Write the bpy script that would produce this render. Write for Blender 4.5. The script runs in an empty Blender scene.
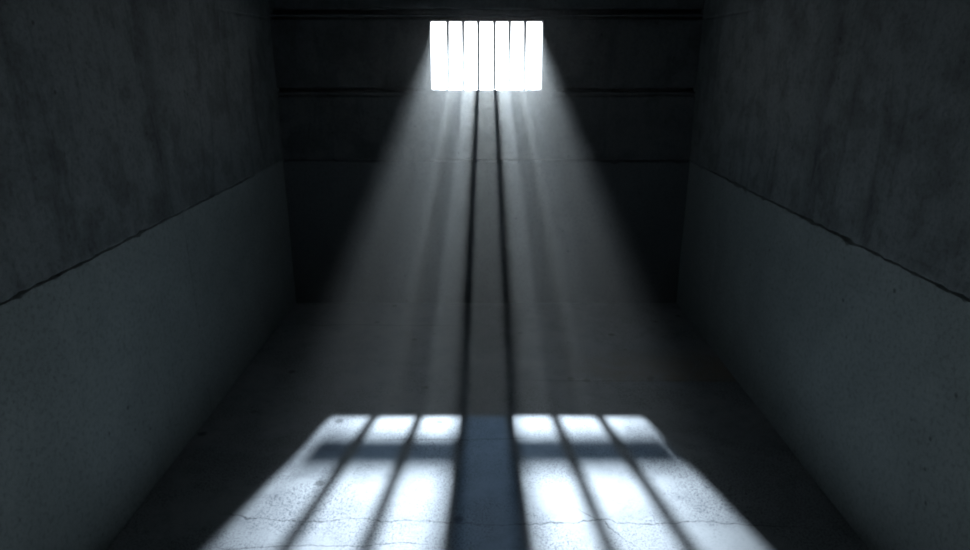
import bpy, bmesh, math, random
from mathutils import Vector, noise

# ------------------------------------------------------------------ scene set-up
S = bpy.context.scene
C = S.collection
S.view_settings.view_transform = 'Standard'
S.view_settings.look = 'None'
S.view_settings.gamma = 1.0
S.view_settings.exposure = 0.0
S.view_settings.use_curve_mapping = False
try:
    S.render.engine = 'CYCLES'
    S.cycles.use_denoising = True
    S.cycles.use_adaptive_sampling = False
    S.cycles.max_bounces = 8
    S.cycles.diffuse_bounces = 5
    S.cycles.volume_bounces = 1
    S.cycles.sample_clamp_indirect = 4.0
    S.cycles.caustics_reflective = False
    S.cycles.caustics_refractive = False
    S.cycles.filter_width = 2.2
except Exception:
    pass

H = 2.2                       # camera height in metres; the cell is measured in it
CAM_D = 2.677 * H             # camera to back wall
HALF = 0.8155 * H             # half width of the cell
CEIL = 1.36 * H
FRONT = CAM_D + 0.55 * H      # distance of the wall behind the camera
T = 0.065 * H                 # wall thickness at the window
WIN_X = 0.2130 * H            # half width of the window
WIN_Z0, WIN_Z1 = 0.884 * H, 1.1325 * H
SEAM_Z = 0.610 * H            # casting joint that runs round the cell
BAR_Y = 0.035 * H
HAZE_0, HAZE_W, HAZE_R = 0.0078, 0.092, 0.40   # the haze is thickened at the window to strengthen the glow there

# ------------------------------------------------------------------ helpers
def link(name, bm, mat, parent=None, smooth=False):
    me = bpy.data.meshes.new(name)
    bm.normal_update()
    bm.to_mesh(me)
    bm.free()
    if mat:
        me.materials.append(mat)
    if smooth:
        for p in me.polygons:
            p.use_smooth = True
    o = bpy.data.objects.new(name, me)
    C.objects.link(o)
    if parent:
        o.parent = parent
    return o

def struct(o, label, cat):
    o['kind'] = 'structure'
    o['label'] = label
    o['category'] = cat
    return o

def box(bm, x0, x1, y0, y1, z0, z1):
    v = [bm.verts.new(p) for p in ((x0, y0, z0), (x1, y0, z0), (x1, y1, z0), (x0, y1, z0),
                                   (x0, y0, z1), (x1, y0, z1), (x1, y1, z1), (x0, y1, z1))]
    for f in ((0, 3, 2, 1), (4, 5, 6, 7), (0, 1, 5, 4), (1, 2, 6, 5), (2, 3, 7, 6), (3, 0, 4, 7)):
        bm.faces.new([v[i] for i in f])

def spread(a, b, step):
    n = max(1, int(round((b - a) / step)))
    return [a + (b - a) * i / n for i in range(n + 1)]

def merge(*lists, eps=1e-4):
    out = []
    for v in sorted(sum(lists, [])):
        if not out or v - out[-1] > eps:
            out.append(v)
    return out

def fbm(x, y, z, oct_=4):
    return noise.fractal(Vector((x, y, z)), 1.0, 2.1, oct_)

# ------------------------------------------------------------------ materials
class NT:
    def __init__(self, name):
        self.m = bpy.data.materials.new(name)
        self.m.use_nodes = True
        self.t = self.m.node_tree
        self.t.nodes.clear()
    def n(self, kind, **kw):
        nd = self.t.nodes.new(kind)
        for k, v in kw.items():
            setattr(nd, k, v)
        return nd
    def l(self, a, b):
        self.t.links.new(a, b)
    def val(self, sock, v):
        if hasattr(v, 'is_output'):
            self.l(v, sock)
        else:
            sock.default_value = v
    def mapping(self, co, scale=(1, 1, 1), loc=(0, 0, 0)):
        mp = self.n('ShaderNodeMapping')
        mp.inputs['Scale'].default_value = scale
        mp.inputs['Location'].default_value = loc
        self.l(co, mp.inputs['Vector'])
        return mp.outputs['Vector']
    def noise(self, co, scale, detail=4, rough=0.55, dist=0.0):
        nd = self.n('ShaderNodeTexNoise')
        nd.inputs['Scale'].default_value = scale
        nd.inputs['Detail'].default_value = detail
        nd.inputs['Roughness'].default_value = rough
        nd.inputs['Distortion'].default_value = dist
        self.l(co, nd.inputs['Vector'])
        return nd.outputs[0]
    def voronoi(self, co, scale, feature='F1', rnd=1.0):
        nd = self.n('ShaderNodeTexVoronoi', feature=feature)
        nd.inputs['Scale'].default_value = scale
        nd.inputs['Randomness'].default_value = rnd
        self.l(co, nd.inputs['Vector'])
        return nd
    def ramp(self, fac, a, b, va=0.0, vb=1.0):
        mr = self.n('ShaderNodeMapRange', interpolation_type='SMOOTHSTEP')
        mr.inputs['From Min'].default_value = a
        mr.inputs['From Max'].default_value = b
        mr.inputs['To Min'].default_value = va
        mr.inputs['To Max'].default_value = vb
        self.l(fac, mr.inputs['Value'])
        return mr.outputs['Result']
    def math(self, op, a, b=0.0, c=0.0):
        nd = self.n('ShaderNodeMath', operation=op)
        self.val(nd.inputs[0], a)
        self.val(nd.inputs[1], b)
        self.val(nd.inputs[2], c)
        return nd.outputs[0]
    def mix(self, fac, a, b, blend='MIX'):
        nd = self.n('ShaderNodeMix', data_type='RGBA', blend_type=blend)
        self.val(nd.inputs[0], fac)
        self.val(nd.inputs[6], a)
        self.val(nd.inputs[7], b)
        return nd.outputs[2]

def rgba(r, g, b):
    return (r, g, b, 1.0)

def finish(nt, col, height, rough, spec=0.25, strength=0.35, distance=0.01):
    bs = nt.n('ShaderNodeBsdfPrincipled')
    out = nt.n('ShaderNodeOutputMaterial')
    nt.val(bs.inputs['Base Color'], col)
    nt.val(bs.inputs['Roughness'], rough)
    bs.inputs['Specular IOR Level'].default_value = spec
    if height is not None:
        bp = nt.n('ShaderNodeBump')
        bp.inputs['Strength'].default_value = strength
        bp.inputs['Distance'].default_value = distance
        nt.l(height, bp.inputs['Height'])
        nt.l(bp.outputs['Normal'], bs.inputs['Normal'])
    nt.l(bs.outputs[0], out.inputs['Surface'])
    return nt.m

def wall_concrete(name, lower, upper, seed):
    nt = NT(name)
    co = nt.n('ShaderNodeTexCoord').outputs['Object']
    co = nt.mapping(co, loc=(seed, seed * 0.7, 0))
    sep = nt.n('ShaderNodeSeparateXYZ')
    nt.l(co, sep.inputs[0])
    z = sep.outputs['Z']
    big = nt.noise(co, 0.9, 5, 0.6, 0.4)
    med = nt.noise(co, 4.5, 6, 0.65, 0.2)
    fine = nt.noise(co, 42, 5, 0.7)
    grain = nt.noise(co, 190, 3, 0.7)
    runs = nt.noise(nt.mapping(co, (3.0, 3.0, 0.5)), 1.9, 7, 0.72, 1.2)
    wob = nt.math('MULTIPLY_ADD', nt.noise(co, 2.5, 4), 0.06, -0.03)
    up = nt.ramp(nt.math('ADD', z, wob), SEAM_Z - 0.012, SEAM_Z + 0.012)
    base = nt.mix(up, rgba(*lower), rgba(*upper))
    col = nt.mix(nt.ramp(big, 0.33, 0.68), base, rgba(0.50, 0.51, 0.51), 'MULTIPLY')
    col = nt.mix(nt.ramp(big, 0.36, 0.66, 0.75, 0.0), base, col)
    # water runs, mostly on the upper lift
    rf = nt.math('MULTIPLY', nt.ramp(runs, 0.48, 0.72), nt.math('MULTIPLY_ADD', up, 0.55, 0.08))
    col = nt.mix(rf, col, rgba(0.42, 0.44, 0.45), 'MULTIPLY')
    # a broad dark tide mark where two pours met
    tide = nt.math('ABSOLUTE', nt.math('ADD', nt.math('ADD', sep.outputs['Y'], 1.02 * H - seed * 0.7), nt.math('MULTIPLY_ADD', med, 0.30, -0.15)))
    col = nt.mix(nt.math('MULTIPLY', nt.ramp(tide, 0.02, 0.14, 1.0, 0.0), nt.math('MULTIPLY', up, 0.55)), col, rgba(0.5, 0.52, 0.53), 'MULTIPLY')
    mottling = nt.math('MULTIPLY', nt.ramp(med, 0.42, 0.64), nt.math('MULTIPLY_ADD', up, 0.50, 0.15))
    col = nt.mix(mottling, col, rgba(0.50, 0.51, 0.51), 'MULTIPLY')
    col = nt.mix(nt.ramp(fine, 0.46, 0.66, 0.0, 0.65), col, rgba(0.6, 0.6, 0.6), 'MULTIPLY')
    col = nt.mix(nt.ramp(grain, 0.48, 0.66, 0.0, 0.5), col, rgba(0.55, 0.55, 0.55), 'MULTIPLY')
    # blow holes left by the formwork
    vo = nt.voronoi(co, 9.0)
    keep = nt.ramp(nt.noise(co, 3.0, 2), 0.50, 0.60)
    pit = nt.math('MULTIPLY', nt.ramp(vo.outputs['Distance'], 0.05, 0.12, 1.0, 0.0), keep)
    col = nt.mix(nt.math('MULTIPLY', pit, 0.7), col, rgba(0.25, 0.25, 0.25), 'MULTIPLY')
    h = nt.math('MULTIPLY_ADD', fine, 0.45, nt.math('MULTIPLY', med, 0.8))
    h = nt.math('ADD', h, nt.math('MULTIPLY', grain, 0.18))
    h = nt.math('SUBTRACT', h, nt.math('MULTIPLY', pit, 1.2))
    return finish(nt, col, h, 0.85, 0.2, 0.45, 0.008)

def floor_concrete(name):
    nt = NT(name)
    co = nt.n('ShaderNodeTexCoord').outputs['Object']
    sep = nt.n('ShaderNodeSeparateXYZ')
    nt.l(co, sep.inputs[0])
    x, y = sep.outputs['X'], sep.outputs['Y']
    big = nt.noise(co, 1.1, 5, 0.6, 0.5)
    med = nt.noise(co, 6, 6, 0.68, 0.3)
    fine = nt.noise(co, 55, 5, 0.72)
    grit = nt.noise(co, 95, 5, 0.78)
    base = rgba(0.25, 0.265, 0.275)
    col = nt.mix(nt.ramp(big, 0.40, 0.68, 0.0, 0.55), base, rgba(0.66, 0.67, 0.70), 'MULTIPLY')
    col = nt.mix(nt.ramp(med, 0.46, 0.68, 0.0, 0.5), col, rgba(0.66, 0.67, 0.70), 'MULTIPLY')
    col = nt.mix(nt.ramp(fine, 0.52, 0.72, 0.0, 0.55), col, rgba(0.5, 0.51, 0.54), 'MULTIPLY')
    # worn specks in patches
    patch = nt.ramp(nt.noise(co, 2.2, 4, 0.6, 0.5), 0.38, 0.58)
    speck = nt.math('MULTIPLY', nt.ramp(grit, 0.50, 0.58), patch)
    col = nt.mix(nt.math('MULTIPLY', speck, 0.85), col, rgba(0.22, 0.23, 0.27), 'MULTIPLY')
    # hairline cracks that run across the slab
    wob = nt.math('SUBTRACT', nt.noise(co, 1.1, 7, 0.62), 0.5)
    jag = nt.math('SUBTRACT', nt.noise(co, 7.0, 5, 0.6), 0.5)
    def hairline(d, slope, amp, w, xa, xb):
        t = nt.math('MULTIPLY_ADD', x, slope, nt.math('ADD', y, d * H))
        t = nt.math('ADD', t, nt.math('MULTIPLY', wob, amp))
        t = nt.math('ADD', t, nt.math('MULTIPLY', jag, 0.028))
        line = nt.ramp(nt.math('ABSOLUTE', t), w * 0.4, w, 1.0, 0.0)
        line = nt.math('MULTIPLY', line, nt.ramp(x, xa * H - 0.05, xa * H + 0.12))
        return nt.math('MULTIPLY', line, nt.ramp(x, xb * H - 0.12, xb * H + 0.05, 1.0, 0.0))
    crack = hairline(1.415, 0.03, 0.34, 0.0045, -0.62, 0.70)
    for args in ((1.075, 0.0, 0.10, 0.005, -0.30, 0.12), (1.485, -0.02, 0.22, 0.0035, -0.60, -0.12),
                 (0.25, 0.0, 0.15, 0.010, -0.70, -0.12), (1.20, 0.9, 0.5, 0.004, 0.18, 0.34)):
        crack = nt.math('MAXIMUM', crack, hairline(*args))
    crack = nt.math('MULTIPLY', crack, nt.ramp(grit, 0.30, 0.55, 0.45, 1.0))
    col = nt.mix(nt.math('MULTIPLY', crack, 0.9), col, rgba(0.22, 0.22, 0.24), 'MULTIPLY')
    # small chipped spots
    vo = nt.voronoi(nt.mapping(co, (1.0, 1.0, 1.0), (0.3, 0.1, 0)), 3.2)
    chip = nt.math('MULTIPLY', nt.ramp(nt.math('ADD', vo.outputs['Distance'], nt.math('MULTIPLY', fine, 0.10)), 0.10, 0.17, 1.0, 0.0), 0.75)
    col = nt.mix(chip, col, rgba(0.25, 0.25, 0.26), 'MULTIPLY')
    # rusty water stain by the right-hand wall, ending at a casting joint
    sy = nt.math('ADD', y, nt.math('MULTIPLY_ADD', nt.noise(co, 3.0, 5), 0.10, -0.05))
    st = nt.math('MULTIPLY', nt.ramp(sy, -0.735 * H, -0.715 * H), nt.ramp(sy, -0.62 * H, -0.42 * H, 1.0, 0.0))
    st = nt.math('MULTIPLY', st, nt.ramp(x, 0.20 * H, 0.45 * H))
    st = nt.math('MULTIPLY', st, nt.ramp(med, 0.30, 0.62, 0.45, 1.0))
    col = nt.mix(nt.math('MULTIPLY', st, 0.75), col, rgba(0.24, 0.19, 0.14))
    h = nt.math('MULTIPLY_ADD', fine, 0.5, nt.math('MULTIPLY', med, 0.6))
    h = nt.math('ADD', h, nt.math('MULTIPLY', grit, 0.3))
    h = nt.math('SUBTRACT', h, nt.math('MULTIPLY', crack, 1.0))
    h = nt.math('SUBTRACT', h, nt.math('MULTIPLY', chip, 0.6))
    return finish(nt, col, h, 0.8, 0.15, 0.4, 0.006)

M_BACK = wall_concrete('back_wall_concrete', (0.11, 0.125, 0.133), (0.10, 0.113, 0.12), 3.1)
M_SIDE_L = wall_concrete('left_wall_concrete', (0.278, 0.318, 0.318), (0.212, 0.240, 0.243), 7.7)
M_SIDE_R = wall_concrete('right_wall_concrete', (0.278, 0.318, 0.318), (0.212, 0.240, 0.243), 1.3)
M_FLOOR = floor_concrete('floor_concrete')
M_DARK = wall_concrete('dark_concrete', (0.045, 0.050, 0.052), (0.045, 0.050, 0.052), 5.5)  # kept dark so the unseen ceiling and front wall bounce less light

def steel(name, col, rough, metal):
    nt = NT(name)
    co = nt.n('ShaderNodeTexCoord').outputs['Object']
    n1 = nt.noise(co, 30, 5, 0.6)
    c = nt.mix(nt.ramp(n1, 0.45, 0.7, 0.0, 0.4), rgba(*col), rgba(0.7, 0.68, 0.65), 'MULTIPLY')
    m = finish(nt, c, n1, rough, 0.5, 0.1, 0.002)
    for nd in m.node_tree.nodes:
        if nd.type == 'BSDF_PRINCIPLED':
            nd.inputs['Metallic'].default_value = metal
    return m
M_BAR = steel('worn_steel', (0.55, 0.56, 0.57), 0.35, 0.8)
M_IRON = steel('dark_iron', (0.05, 0.055, 0.06), 0.6, 0.3)

# ------------------------------------------------------------------ the cell
# relief of a cast wall: u runs along the wall, z up; the return value is how far the face stands INTO the room
def rough_relief(u, z, seed):
    return 0.004 * fbm(u * 1.3 + seed, z * 1.3, seed) + 0.0012 * fbm(u * 9 + seed, z * 9, seed + 5)

def seam_line(u, seed):
    return SEAM_Z + 0.010 * noise.noise(Vector((u * 1.1 + seed, seed, 0))) + 0.007 * noise.noise(Vector((u * 6 + seed, seed, 2))) + 0.006 * noise.noise(Vector((u * 21 + seed, seed, 4)))

def joint_depth(u, dz, seed, open_, wmin=0.006):
    """dz: height over the joint. An open, chipped joint; `open_` 0..1 fades it out."""
    chip = max(0.0, noise.noise(Vector((u * 11.0 + seed, 3.3, seed)))) ** 2
    w = wmin + 0.030 * chip
    d = abs(dz) / w
    v = -0.035 * max(0.0, 1.0 - d) ** 0.6 if d < 1 else 0.0
    lip = 0.006 * math.exp(-((dz - 0.02) / 0.03) ** 2)      # the upper lift overhangs a little
    return (v + lip) * open_

def fade(v, a, b):
    t = min(1.0, max(0.0, (v - a) / (b - a)))
    return t * t * (3 - 2 * t)

JOFF = [-0.06, -0.03, -0.018, -0.010, -0.006, -0.003, 0.0, 0.003, 0.006, 0.010, 0.018, 0.03, 0.06]

def side_wall(name, sign, mat, seed, panels, open_from):
    us = merge(spread(-0.25, FRONT, 0.015), *[[p - 0.02, p - 0.006, p - 0.0025, p, p + 0.0025, p + 0.006, p + 0.02] for p in panels])
    zs_low = spread(-0.05, SEAM_Z - 0.10, 0.06)
    zs_up = spread(SEAM_Z + 0.10, CEIL + 0.05, 0.06)
    g0, g1 = 1.139 * H, 1.150 * H
    zs_up = merge(zs_up, [g0 - 0.012, g0 - 0.004, g0, g0 + 0.006, g0 + 0.014])
    bm = bmesh.new()
    grid = []
    for u in us:
        sl = seam_line(u, seed)
        col = []
        zz = [(z, None) for z in zs_low] + [(sl + k, k) for k in JOFF] + [(z, None) for z in zs_up]
        for z, k in zz:
            r = rough_relief(u, z, seed)
            if k is not None:
                r += joint_depth(u, k, seed, fade(u, open_from[0], open_from[1]))
            if z > sl:
                r += 0.004
            for p in panels:                       # upright butt joints between shutters
                wob = 0.004 * noise.noise(Vector((z * 3, p, seed)))
                if z < sl and abs(u - p - wob) < 0.004:
                    r -= 0.011 * fade(noise.noise(Vector((z * 2.2, p + 7, seed))), -0.5, 0.2)
            if u < 0.62 * H and abs(z - g0) < 0.007:   # the string groove dies out along the wall
                r -= 0.010 * (1 - fade(u, 0.40 * H, 0.62 * H)) * (0.5 + 0.5 * noise.noise(Vector((u * 9, seed, 1))))
            col.append(bm.verts.new((sign * (HALF - r), -u, z)))
        grid.append(col)
    n = len(grid[0])
    for i in range(len(grid) - 1):
        for j in range(n - 1):
            q = [grid[i][j], grid[i + 1][j], grid[i + 1][j + 1], grid[i][j + 1]]
            if sign > 0:
                q.reverse()
            bm.faces.new(q)
    # body of the wall behind the face
    back = 0.25
    ring = [grid[0][0], grid[-1][0], grid[-1][-1], grid[0][-1]]
    us0, us1 = -us[0], -us[-1]
    z0, z1 = -0.05, CEIL + 0.05
    X = sign * (HALF + back)
    b = [bm.verts.new((X, us0, z0)), bm.verts.new((X, us1, z0)), bm.verts.new((X, us1, z1)), bm.verts.new((X, us0, z1))]
    bm.faces.new(b)
    bot = [grid[i][0] for i in range(len(grid))]
    top = [grid[i][-1] for i in range(len(grid))]
    bm.faces.new(bot + [b[1], b[0]])
    bm.faces.new(top[::-1] + [b[3], b[2]])
    bm.faces.new(grid[0] + [b[3], b[0]])
    bm.faces.new(grid[-1][::-1] + [b[1], b[2]])
    bmesh.ops.recalc_face_normals(bm, faces=bm.faces)
    return link(name, bm, mat)

struct(side_wall('wall_left', -1, M_SIDE_L, 11.0, [0.42 * H, 0.93 * H], (0.30 * H, 0.50 * H)),
       'left concrete wall of the cell with one long ragged casting joint', 'wall')
struct(side_wall('wall_right', 1, M_SIDE_R, 23.0, [0.40 * H], (-0.05 * H, 0.05 * H)),
       'right concrete wall of the cell with a ragged casting joint falling to the corner', 'wall')

FR = 0.012                    # thickness of the steel lining of the opening
HOLE_X, HOLE_Z0, HOLE_Z1 = WIN_X + FR, WIN_Z0 - FR, WIN_Z1 + FR

def back_wall():
    seed = 41.0
    xs = merge(spread(-HALF - 0.02, -HOLE_X, 0.015), [-HOLE_X], spread(-HOLE_X, HOLE_X, 0.03), [HOLE_X], spread(HOLE_X, HALF + 0.02, 0.015))
    # two string grooves: (z from, z to, depth)
    rails = [(0.8580 * H, 0.8640 * H, 0.030), (0.8760 * H, 0.8890 * H, 0.075),
             (1.1400 * H, 1.1460 * H, 0.040), (1.1590 * H, 1.1745 * H, 0.085)]
    zs = merge(spread(-0.05, SEAM_Z - 0.10, 0.05), spread(SEAM_Z + 0.10, HOLE_Z0 - 0.15, 0.05),
               *[[a - 0.008, a - 0.003, a, a + 0.003, (a + b) / 2, b - 0.003, b, b + 0.003, b + 0.012] for a, b, d in rails],
               [HOLE_Z0, HOLE_Z1], spread(HOLE_Z0 + 0.02, HOLE_Z1 - 0.02, 0.04), spread(1.185 * H, CEIL + 0.05, 0.05), eps=0.0015)
    zs = [z for z in zs if abs(z - SEAM_Z) > 0.065]
    lo = [z for z in zs if z < SEAM_Z]
    hi = [z for z in zs if z > SEAM_Z]
    bm = bmesh.new()
    rows = []
    zrow = lo + [('j', k) for k in JOFF] + hi
    for zt in zrow:
        row = []
        for x in xs:
            if isinstance(zt, tuple):
                z = seam_line(x + 50, seed) + zt[1]
                r = joint_depth(x, zt[1], seed, 0.6 + 0.4 * fade(x, 0.10 * H, 0.3 * H), 0.012)
            else:
                z = zt
                r = 0.0
                for a, b, d in rails:
                    if b < HOLE_Z1:
                        d *= fade(abs(x), 0.23 * H, 0.33 * H)
                    if a - 1e-6 <= z <= b + 1e-6:
                        e = 0.25 * d * noise.noise(Vector((x * 5, a, seed)))
                        r -= d + e
                    elif a - 0.0035 <= z <= b + 0.0035:
                        r -= 0.35 * d * max(0.0, 0.3 + noise.noise(Vector((x * 11, b, seed))))
            edge = abs(abs(x) - HOLE_X) < 1e-5 or abs(z - HOLE_Z0) < 1e-5 or abs(z - HOLE_Z1) < 1e-5
            r += 0 if edge else rough_relief(x, z, seed)
            row.append(bm.verts.new((x, -r, z)))
        rows.append(row)
    zvals = [SEAM_Z + z[1] if isinstance(z, tuple) else z for z in zrow]
    eps = 1e-4
    inx = lambda i: xs[i] > -HOLE_X - eps and xs[i + 1] < HOLE_X + eps
    inz = lambda j: zvals[j] > HOLE_Z0 - eps and zvals[j + 1] < HOLE_Z1 + eps
    for j in range(len(zrow) - 1):
        for i in range(len(xs) - 1):
            if inx(i) and inz(j):
                continue
            bm.faces.new([rows[j][i], rows[j][i + 1], rows[j + 1][i + 1], rows[j + 1][i]])
    # body behind the face: outer skin with the same opening, reveals, outer rim
    x0, x1, z0, z1 = xs[0], xs[-1], zvals[0], zvals[-1]
    o = [bm.verts.new(p) for p in ((x0, T, z0), (x1, T, z0), (x1, T, z1), (x0, T, z1))]
    w = [bm.verts.new(p) for p in ((-HOLE_X, T, HOLE_Z0), (HOLE_X, T, HOLE_Z0), (HOLE_X, T, HOLE_Z1), (-HOLE_X, T, HOLE_Z1))]
    for a in range(4):
        b = (a + 1) % 4
        bm.faces.new([o[b], o[a], w[a], w[b]])
    near = lambda v, t: abs(v - t) < eps
    il = [i for i, x in enumerate(xs) if near(x, -HOLE_X)][0]
    ir = [i for i, x in enumerate(xs) if near(x, HOLE_X)][0]
    jb = [j for j, z in enumerate(zvals) if near(z, HOLE_Z0)][0]
    jt = [j for j, z in enumerate(zvals) if near(z, HOLE_Z1)][0]
    bm.faces.new([rows[jb][i] for i in range(il, ir + 1)][::-1] + [w[0], w[1]])
    bm.faces.new([rows[jt][i] for i in range(il, ir + 1)] + [w[2], w[3]])
    bm.faces.new([rows[j][il] for j in range(jb, jt + 1)] + [w[3], w[0]])
    bm.faces.new([rows[j][ir] for j in range(jb, jt + 1)][::-1] + [w[1], w[2]])
    bm.faces.new(rows[0][::-1] + [o[0], o[1]])
    bm.faces.new(rows[-1] + [o[2], o[3]])
    bm.faces.new([r[0] for r in rows] + [o[3], o[0]])
    bm.faces.new([r[-1] for r in rows][::-1] + [o[1], o[2]])
    bmesh.ops.recalc_face_normals(bm, faces=bm.faces)
    return link('wall_back', bm, M_BACK)
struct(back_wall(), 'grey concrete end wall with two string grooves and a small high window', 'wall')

bm = bmesh.new()
box(bm, -HALF - 0.25, HALF + 0.25, -FRONT - 0.2, -FRONT, -0.05, CEIL + 0.05)
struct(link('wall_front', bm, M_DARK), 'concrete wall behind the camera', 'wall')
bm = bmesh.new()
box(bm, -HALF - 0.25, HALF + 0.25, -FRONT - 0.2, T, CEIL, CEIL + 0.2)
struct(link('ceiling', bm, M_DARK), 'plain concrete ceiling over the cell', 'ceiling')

def floor_mesh():
    bm = bmesh.new()
    joint = 0.722 * H                                     # a day joint across the slab
    xs = spread(-HALF - 0.03, HALF + 0.03, 0.04)
    ys = merge(spread(-0.03, FRONT + 0.05, 0.04), [joint - 0.012, joint - 0.005, joint, joint + 0.005, joint + 0.012])
    ys = [y for y in ys]
    grid = []
    for y in ys:
        row = []
        for x in xs:
            z = 0.004 * fbm(x * 0.9, y * 0.9, 2.0, 3)
            if abs(y - joint) < 0.006:
                z -= 0.010 * fade(x, 0.05 * H, 0.35 * H)
            row.append(bm.verts.new((x, -y, z)))
        grid.append(row)
    for j in range(len(ys) - 1):
        for i in range(len(xs) - 1):
            bm.faces.new([grid[j + 1][i], grid[j + 1][i + 1], grid[j][i + 1], grid[j][i]])
    b = [bm.verts.new(p) for p in ((xs[0], -ys[0], -0.2), (xs[-1], -ys[0], -0.2), (xs[-1], -ys[-1], -0.2), (xs[0], -ys[-1], -0.2))]
    bm.faces.new(b)
    bm.faces.new(grid[0] + [b[1], b[0]])
    bm.faces.new(grid[-1][::-1] + [b[3], b[2]])
    bm.faces.new([r[0] for r in grid][::-1] + [b[0], b[3]])
    bm.faces.new([r[-1] for r in grid] + [b[2], b[1]])
    bmesh.ops.recalc_face_normals(bm, faces=bm.faces)
    return link('floor', bm, M_FLOOR, smooth=False)
struct(floor_mesh(), 'bare cracked concrete floor of the cell with a patch of window light', 'floor')

# ------------------------------------------------------------------ window lining and bars
bm = bmesh.new()
g = 0.0005
box(bm, -HOLE_X + g, -WIN_X, 0.002, T - 0.002, HOLE_Z0 + g, HOLE_Z1 - g)
box(bm, WIN_X, HOLE_X - g, 0.002, T - 0.002, HOLE_Z0 + g, HOLE_Z1 - g)
box(bm, -WIN_X, WIN_X, 0.002, T - 0.002, HOLE_Z0 + g, WIN_Z0)
box(bm, -WIN_X, WIN_X, 0.002, T - 0.002, WIN_Z1, HOLE_Z1 - g)
struct(link('window_1', bm, M_IRON), 'small high rectangular window opening full of white daylight', 'window')

def rod(x, y, z0, z1, r, seg=20, rings=14):
    bm = bmesh.new()
    prev = None
    for k in range(rings + 1):
        z = z0 + (z1 - z0) * k / rings
        ring = []
        for a in range(seg):
            t = 2 * math.pi * a / seg
            rr = r * (1 + 0.02 * noise.noise(Vector((math.cos(t) * 2, math.sin(t) * 2, z * 14 + x))))
            ring.append(bm.verts.new((x + rr * math.cos(t), y + rr * math.sin(t), z)))
        if prev:
            for a in range(seg):
                bm.faces.new([prev[a], prev[(a + 1) % seg], ring[(a + 1) % seg], ring[a]])
        else:
            bm.faces.new(ring[::-1])
        prev = ring
    bm.faces.new(prev)
    return bm

grille = bpy.data.objects.new('window_grille', None)
C.objects.link(grille)
grille.location = (0, BAR_Y, WIN_Z0)
grille.empty_display_size = 0.2
grille['label'] = 'row of six upright steel bars set in the small bright window'
grille['category'] = 'window bars'
BAR_R = 0.0066 * H
for bx in (-0.1480, -0.0890, -0.0308, 0.0308, 0.0890, 0.1480):
    link('bar', rod(bx * H, 0.0, -0.004, WIN_Z1 - WIN_Z0 + 0.004, BAR_R), M_BAR, grille, smooth=True)

# ------------------------------------------------------------------ cross added outside, unseen above the line of sight, to throw its shadow indoors
A_L, A_Z = 0.83 * H, (0.884 + 0.83 * 0.9255) * H
def shadow_tint_glass():
    nt = NT('blue_shadow_glass')
    tr = nt.n('ShaderNodeBsdfTransparent')
    tr.inputs['Color'].default_value = rgba(0.09, 0.135, 0.175)  # blue let through to tint the cross shadow on the floor
    gl = nt.n('ShaderNodeBsdfGlossy')
    gl.inputs['Roughness'].default_value = 0.1
    mx = nt.n('ShaderNodeMixShader')
    mx.inputs[0].default_value = 0.05
    nt.l(tr.outputs[0], mx.inputs[1])
    nt.l(gl.outputs[0], mx.inputs[2])
    nt.l(mx.outputs[0], nt.n('ShaderNodeOutputMaterial').inputs['Surface'])
    return nt.m

def sheet(bm, outline, y0, y1):
    a = [bm.verts.new((x, y0, z)) for x, z in outline]
    b = [bm.verts.new((x, y1, z)) for x, z in outline]
    n = len(a)
    bm.faces.new(a)
    bm.faces.new(b[::-1])
    for i in range(n):
        bm.faces.new([a[i], b[i], b[(i + 1) % n], a[(i + 1) % n]])
    bmesh.ops.recalc_face_normals(bm, faces=bm.faces)

def shadow_cross():
    s = 0.355 * H                                          # distance beyond the inner face
    f = (A_L - s)
    # arm: floor shadow centre 1.131 H from the wall
    sl = A_Z / (A_L + 1.131 * H)
    za = A_Z - sl * f
    half_arm = 0.495 * H * f / (A_L + 1.131 * H)
    t_arm = 0.5 * (A_Z / (A_L + 1.055 * H) - A_Z / (A_L + 1.212 * H)) * f
    half_post = 0.104 * H * f / (A_L + 1.25 * H)
    z_low = A_Z - (A_Z / (A_L + 0.93 * H)) * f
    z_top = A_Z - (A_Z / (A_L + 1.75 * H)) * f
    root = bpy.data.objects.new('added_cross', None)
    C.objects.link(root)
    root.location = (0, s, z_low)
    root.empty_display_size = 0.1
    root['label'] = 'dark blue glass cross hanging outside above the barred window, casting the cross shadow'
    root['category'] = 'cross'
    zt = z_top - z_low
    a0, a1 = za - t_arm - z_low, za + t_arm - z_low
    l, r = -half_arm + 0.002 * H, half_arm + 0.004 * H
    bm = bmesh.new()
    p = half_post
    sheet(bm, [(-p, 0), (p, 0), (p, a0), (r, a0), (r, a1), (p, a1), (p, zt), (-p, zt), (-p, a1), (l, a1), (l, a0), (-p, a0)], -0.004, 0.004)
    link('shadow_panel', bm, shadow_tint_glass(), root)
    # added bracket that carries it from the outer face of the wall
    bm = bmesh.new()
    box(bm, -half_post * 0.5, half_post * 0.5, -(s - T), 0.006, zt, zt + 0.02)
    link('bracket', bm, M_IRON, root)
shadow_cross()

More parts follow.
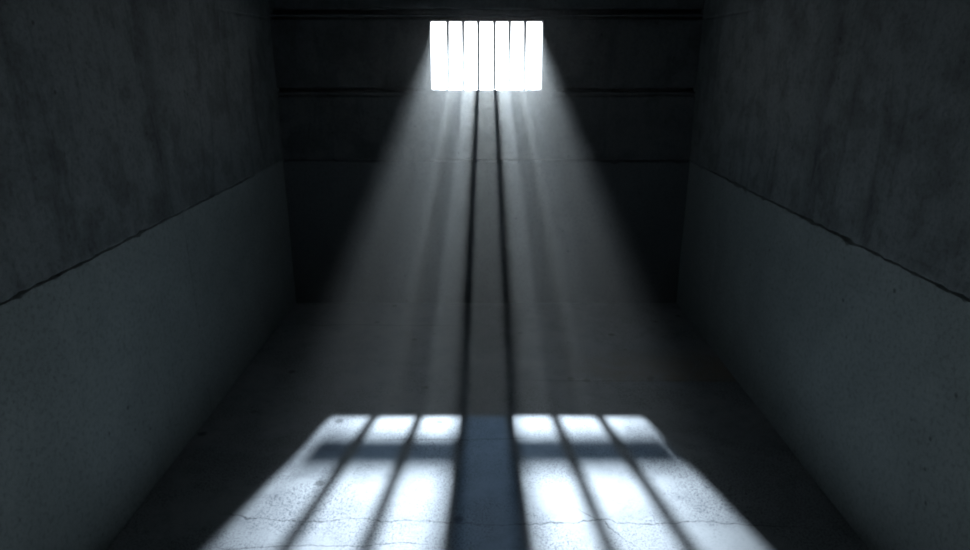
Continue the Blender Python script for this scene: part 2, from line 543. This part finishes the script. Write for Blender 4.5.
# ------------------------------------------------------------------ haze
bm = bmesh.new()
e, yb = 0.015, -0.012
hull = []
for sx in (-1, 1):
    hull += [(sx * 0.76 * H, yb, e), (sx * 0.62 * H, yb, 0.75 * H), (sx * 0.60 * H, yb, 1.345 * H), (sx * 0.60 * H, -0.30 * H, 1.345 * H),
             (sx * 0.79 * H, -0.9 * H, e), (sx * 0.79 * H, -2.30 * H, e), (sx * 0.79 * H, -2.30 * H, 0.16 * H), (sx * 0.79 * H, -1.5 * H, 0.55 * H)]
bmesh.ops.convex_hull(bm, input=[bm.verts.new(p) for p in hull])
nt = NT('dusty_haze')
hco = nt.n('ShaderNodeTexCoord').outputs['Object']
dist = nt.n('ShaderNodeVectorMath', operation='DISTANCE')
nt.l(hco, dist.inputs[0])
dist.inputs[1].default_value = (0, 0.05, (WIN_Z0 + WIN_Z1) / 2)
dens = nt.math('MULTIPLY_ADD', nt.math('EXPONENT', nt.math('MULTIPLY', dist.outputs['Value'], -1 / HAZE_R)), HAZE_W, HAZE_0)
vs = nt.n('ShaderNodeVolumeScatter')
vs.inputs['Color'].default_value = rgba(0.93, 0.98, 1.0)
nt.l(dens, vs.inputs['Density'])
vs.inputs['Anisotropy'].default_value = 0.5
nt.l(vs.outputs[0], nt.n('ShaderNodeOutputMaterial').inputs['Volume'])
hz = link('dusty_haze', bm, nt.m)
hz['kind'] = 'stuff'
hz['label'] = 'thin dusty haze in the cell, glowing in shafts below the barred window'
hz['category'] = 'haze'

# ------------------------------------------------------------------ light
w = bpy.data.worlds.new('World')
S.world = w
w.use_nodes = True
bg = w.node_tree.nodes.get('Background') or w.node_tree.nodes.new('ShaderNodeBackground')
# overcast sky: a bright white horizon under a dimmer zenith
wt = w.node_tree
tc = wt.nodes.new('ShaderNodeTexCoord')
sx = wt.nodes.new('ShaderNodeSeparateXYZ')
wt.links.new(tc.outputs['Generated'], sx.inputs[0])
ab = wt.nodes.new('ShaderNodeMath'); ab.operation = 'ABSOLUTE'
wt.links.new(sx.outputs['Z'], ab.inputs[0])
mr = wt.nodes.new('ShaderNodeMapRange'); mr.interpolation_type = 'SMOOTHSTEP'
mr.inputs['From Min'].default_value = 0.12
mr.inputs['From Max'].default_value = 0.42
mr.inputs['To Min'].default_value = 6.0
mr.inputs['To Max'].default_value = 1.2
wt.links.new(ab.outputs[0], mr.inputs['Value'])
cm = wt.nodes.new('ShaderNodeMix'); cm.data_type = 'RGBA'
cf = wt.nodes.new('ShaderNodeMapRange')
cf.inputs['From Min'].default_value = 0.15
cf.inputs['From Max'].default_value = 0.40
wt.links.new(ab.outputs[0], cf.inputs['Value'])
wt.links.new(cf.outputs['Result'], cm.inputs[0])
cm.inputs[6].default_value = rgba(0.96, 0.98, 1.0)
cm.inputs[7].default_value = rgba(0.60, 0.80, 1.0)
wt.links.new(cm.outputs[2], bg.inputs['Color'])
wt.links.new(mr.outputs['Result'], bg.inputs['Strength'])

def lamp(name, kind, loc, target, power, col, size):
    li = bpy.data.lights.new(name, kind)
    li.energy = power
    li.color = col
    o = bpy.data.objects.new(name, li)
    C.objects.link(o)
    o.location = loc
    d = Vector(target) - Vector(loc)
    o.rotation_euler = d.to_track_quat('-Z', 'Y').to_euler()
    if kind in ('POINT', 'SPOT'):
        li.shadow_soft_size = size
    return o

# floodlight in the yard outside, and a lamp added to light the haze
a = lamp('yard_floodlight', 'SPOT', (0, A_L, A_Z), (0, -1.25 * H, 0), 15000, (0.76, 0.88, 1.0), 0.0130 * H)
a.data.spot_size = math.radians(29.5)
a.data.spot_blend = 1.0
B_L = 2.0 * H
b = lamp('haze_fill_lamp', 'SPOT', (0, B_L, (0.884 + 2.0 * 0.535) * H), (0, 0, 1.0 * H), 40000, (0.90, 0.97, 1.0), 0.012 * H)
b.data.spot_size = math.radians(14.5)
b.data.spot_blend = 1.0

# daylight portal in the window opening
po = lamp('window_daylight', 'AREA', (0, T, (WIN_Z0 + WIN_Z1) / 2), (0, -1, (WIN_Z0 + WIN_Z1) / 2), 1, (1, 1, 1), 0)
po.data.shape = 'RECTANGLE'
po.data.size = 2 * WIN_X
po.data.size_y = WIN_Z1 - WIN_Z0
po.data.cycles.is_portal = True

# ------------------------------------------------------------------ camera
cam = bpy.data.cameras.new('Camera')
cam.sensor_width = 36
cam.lens = 665.0 / 970 * 36
cam.clip_start = 0.05
co = bpy.data.objects.new('Camera', cam)
C.objects.link(co)
co.location = (-0.0055 * H, -CAM_D, H)
co.rotation_euler = (math.radians(90 - 18.07), 0, 0)
S.camera = co
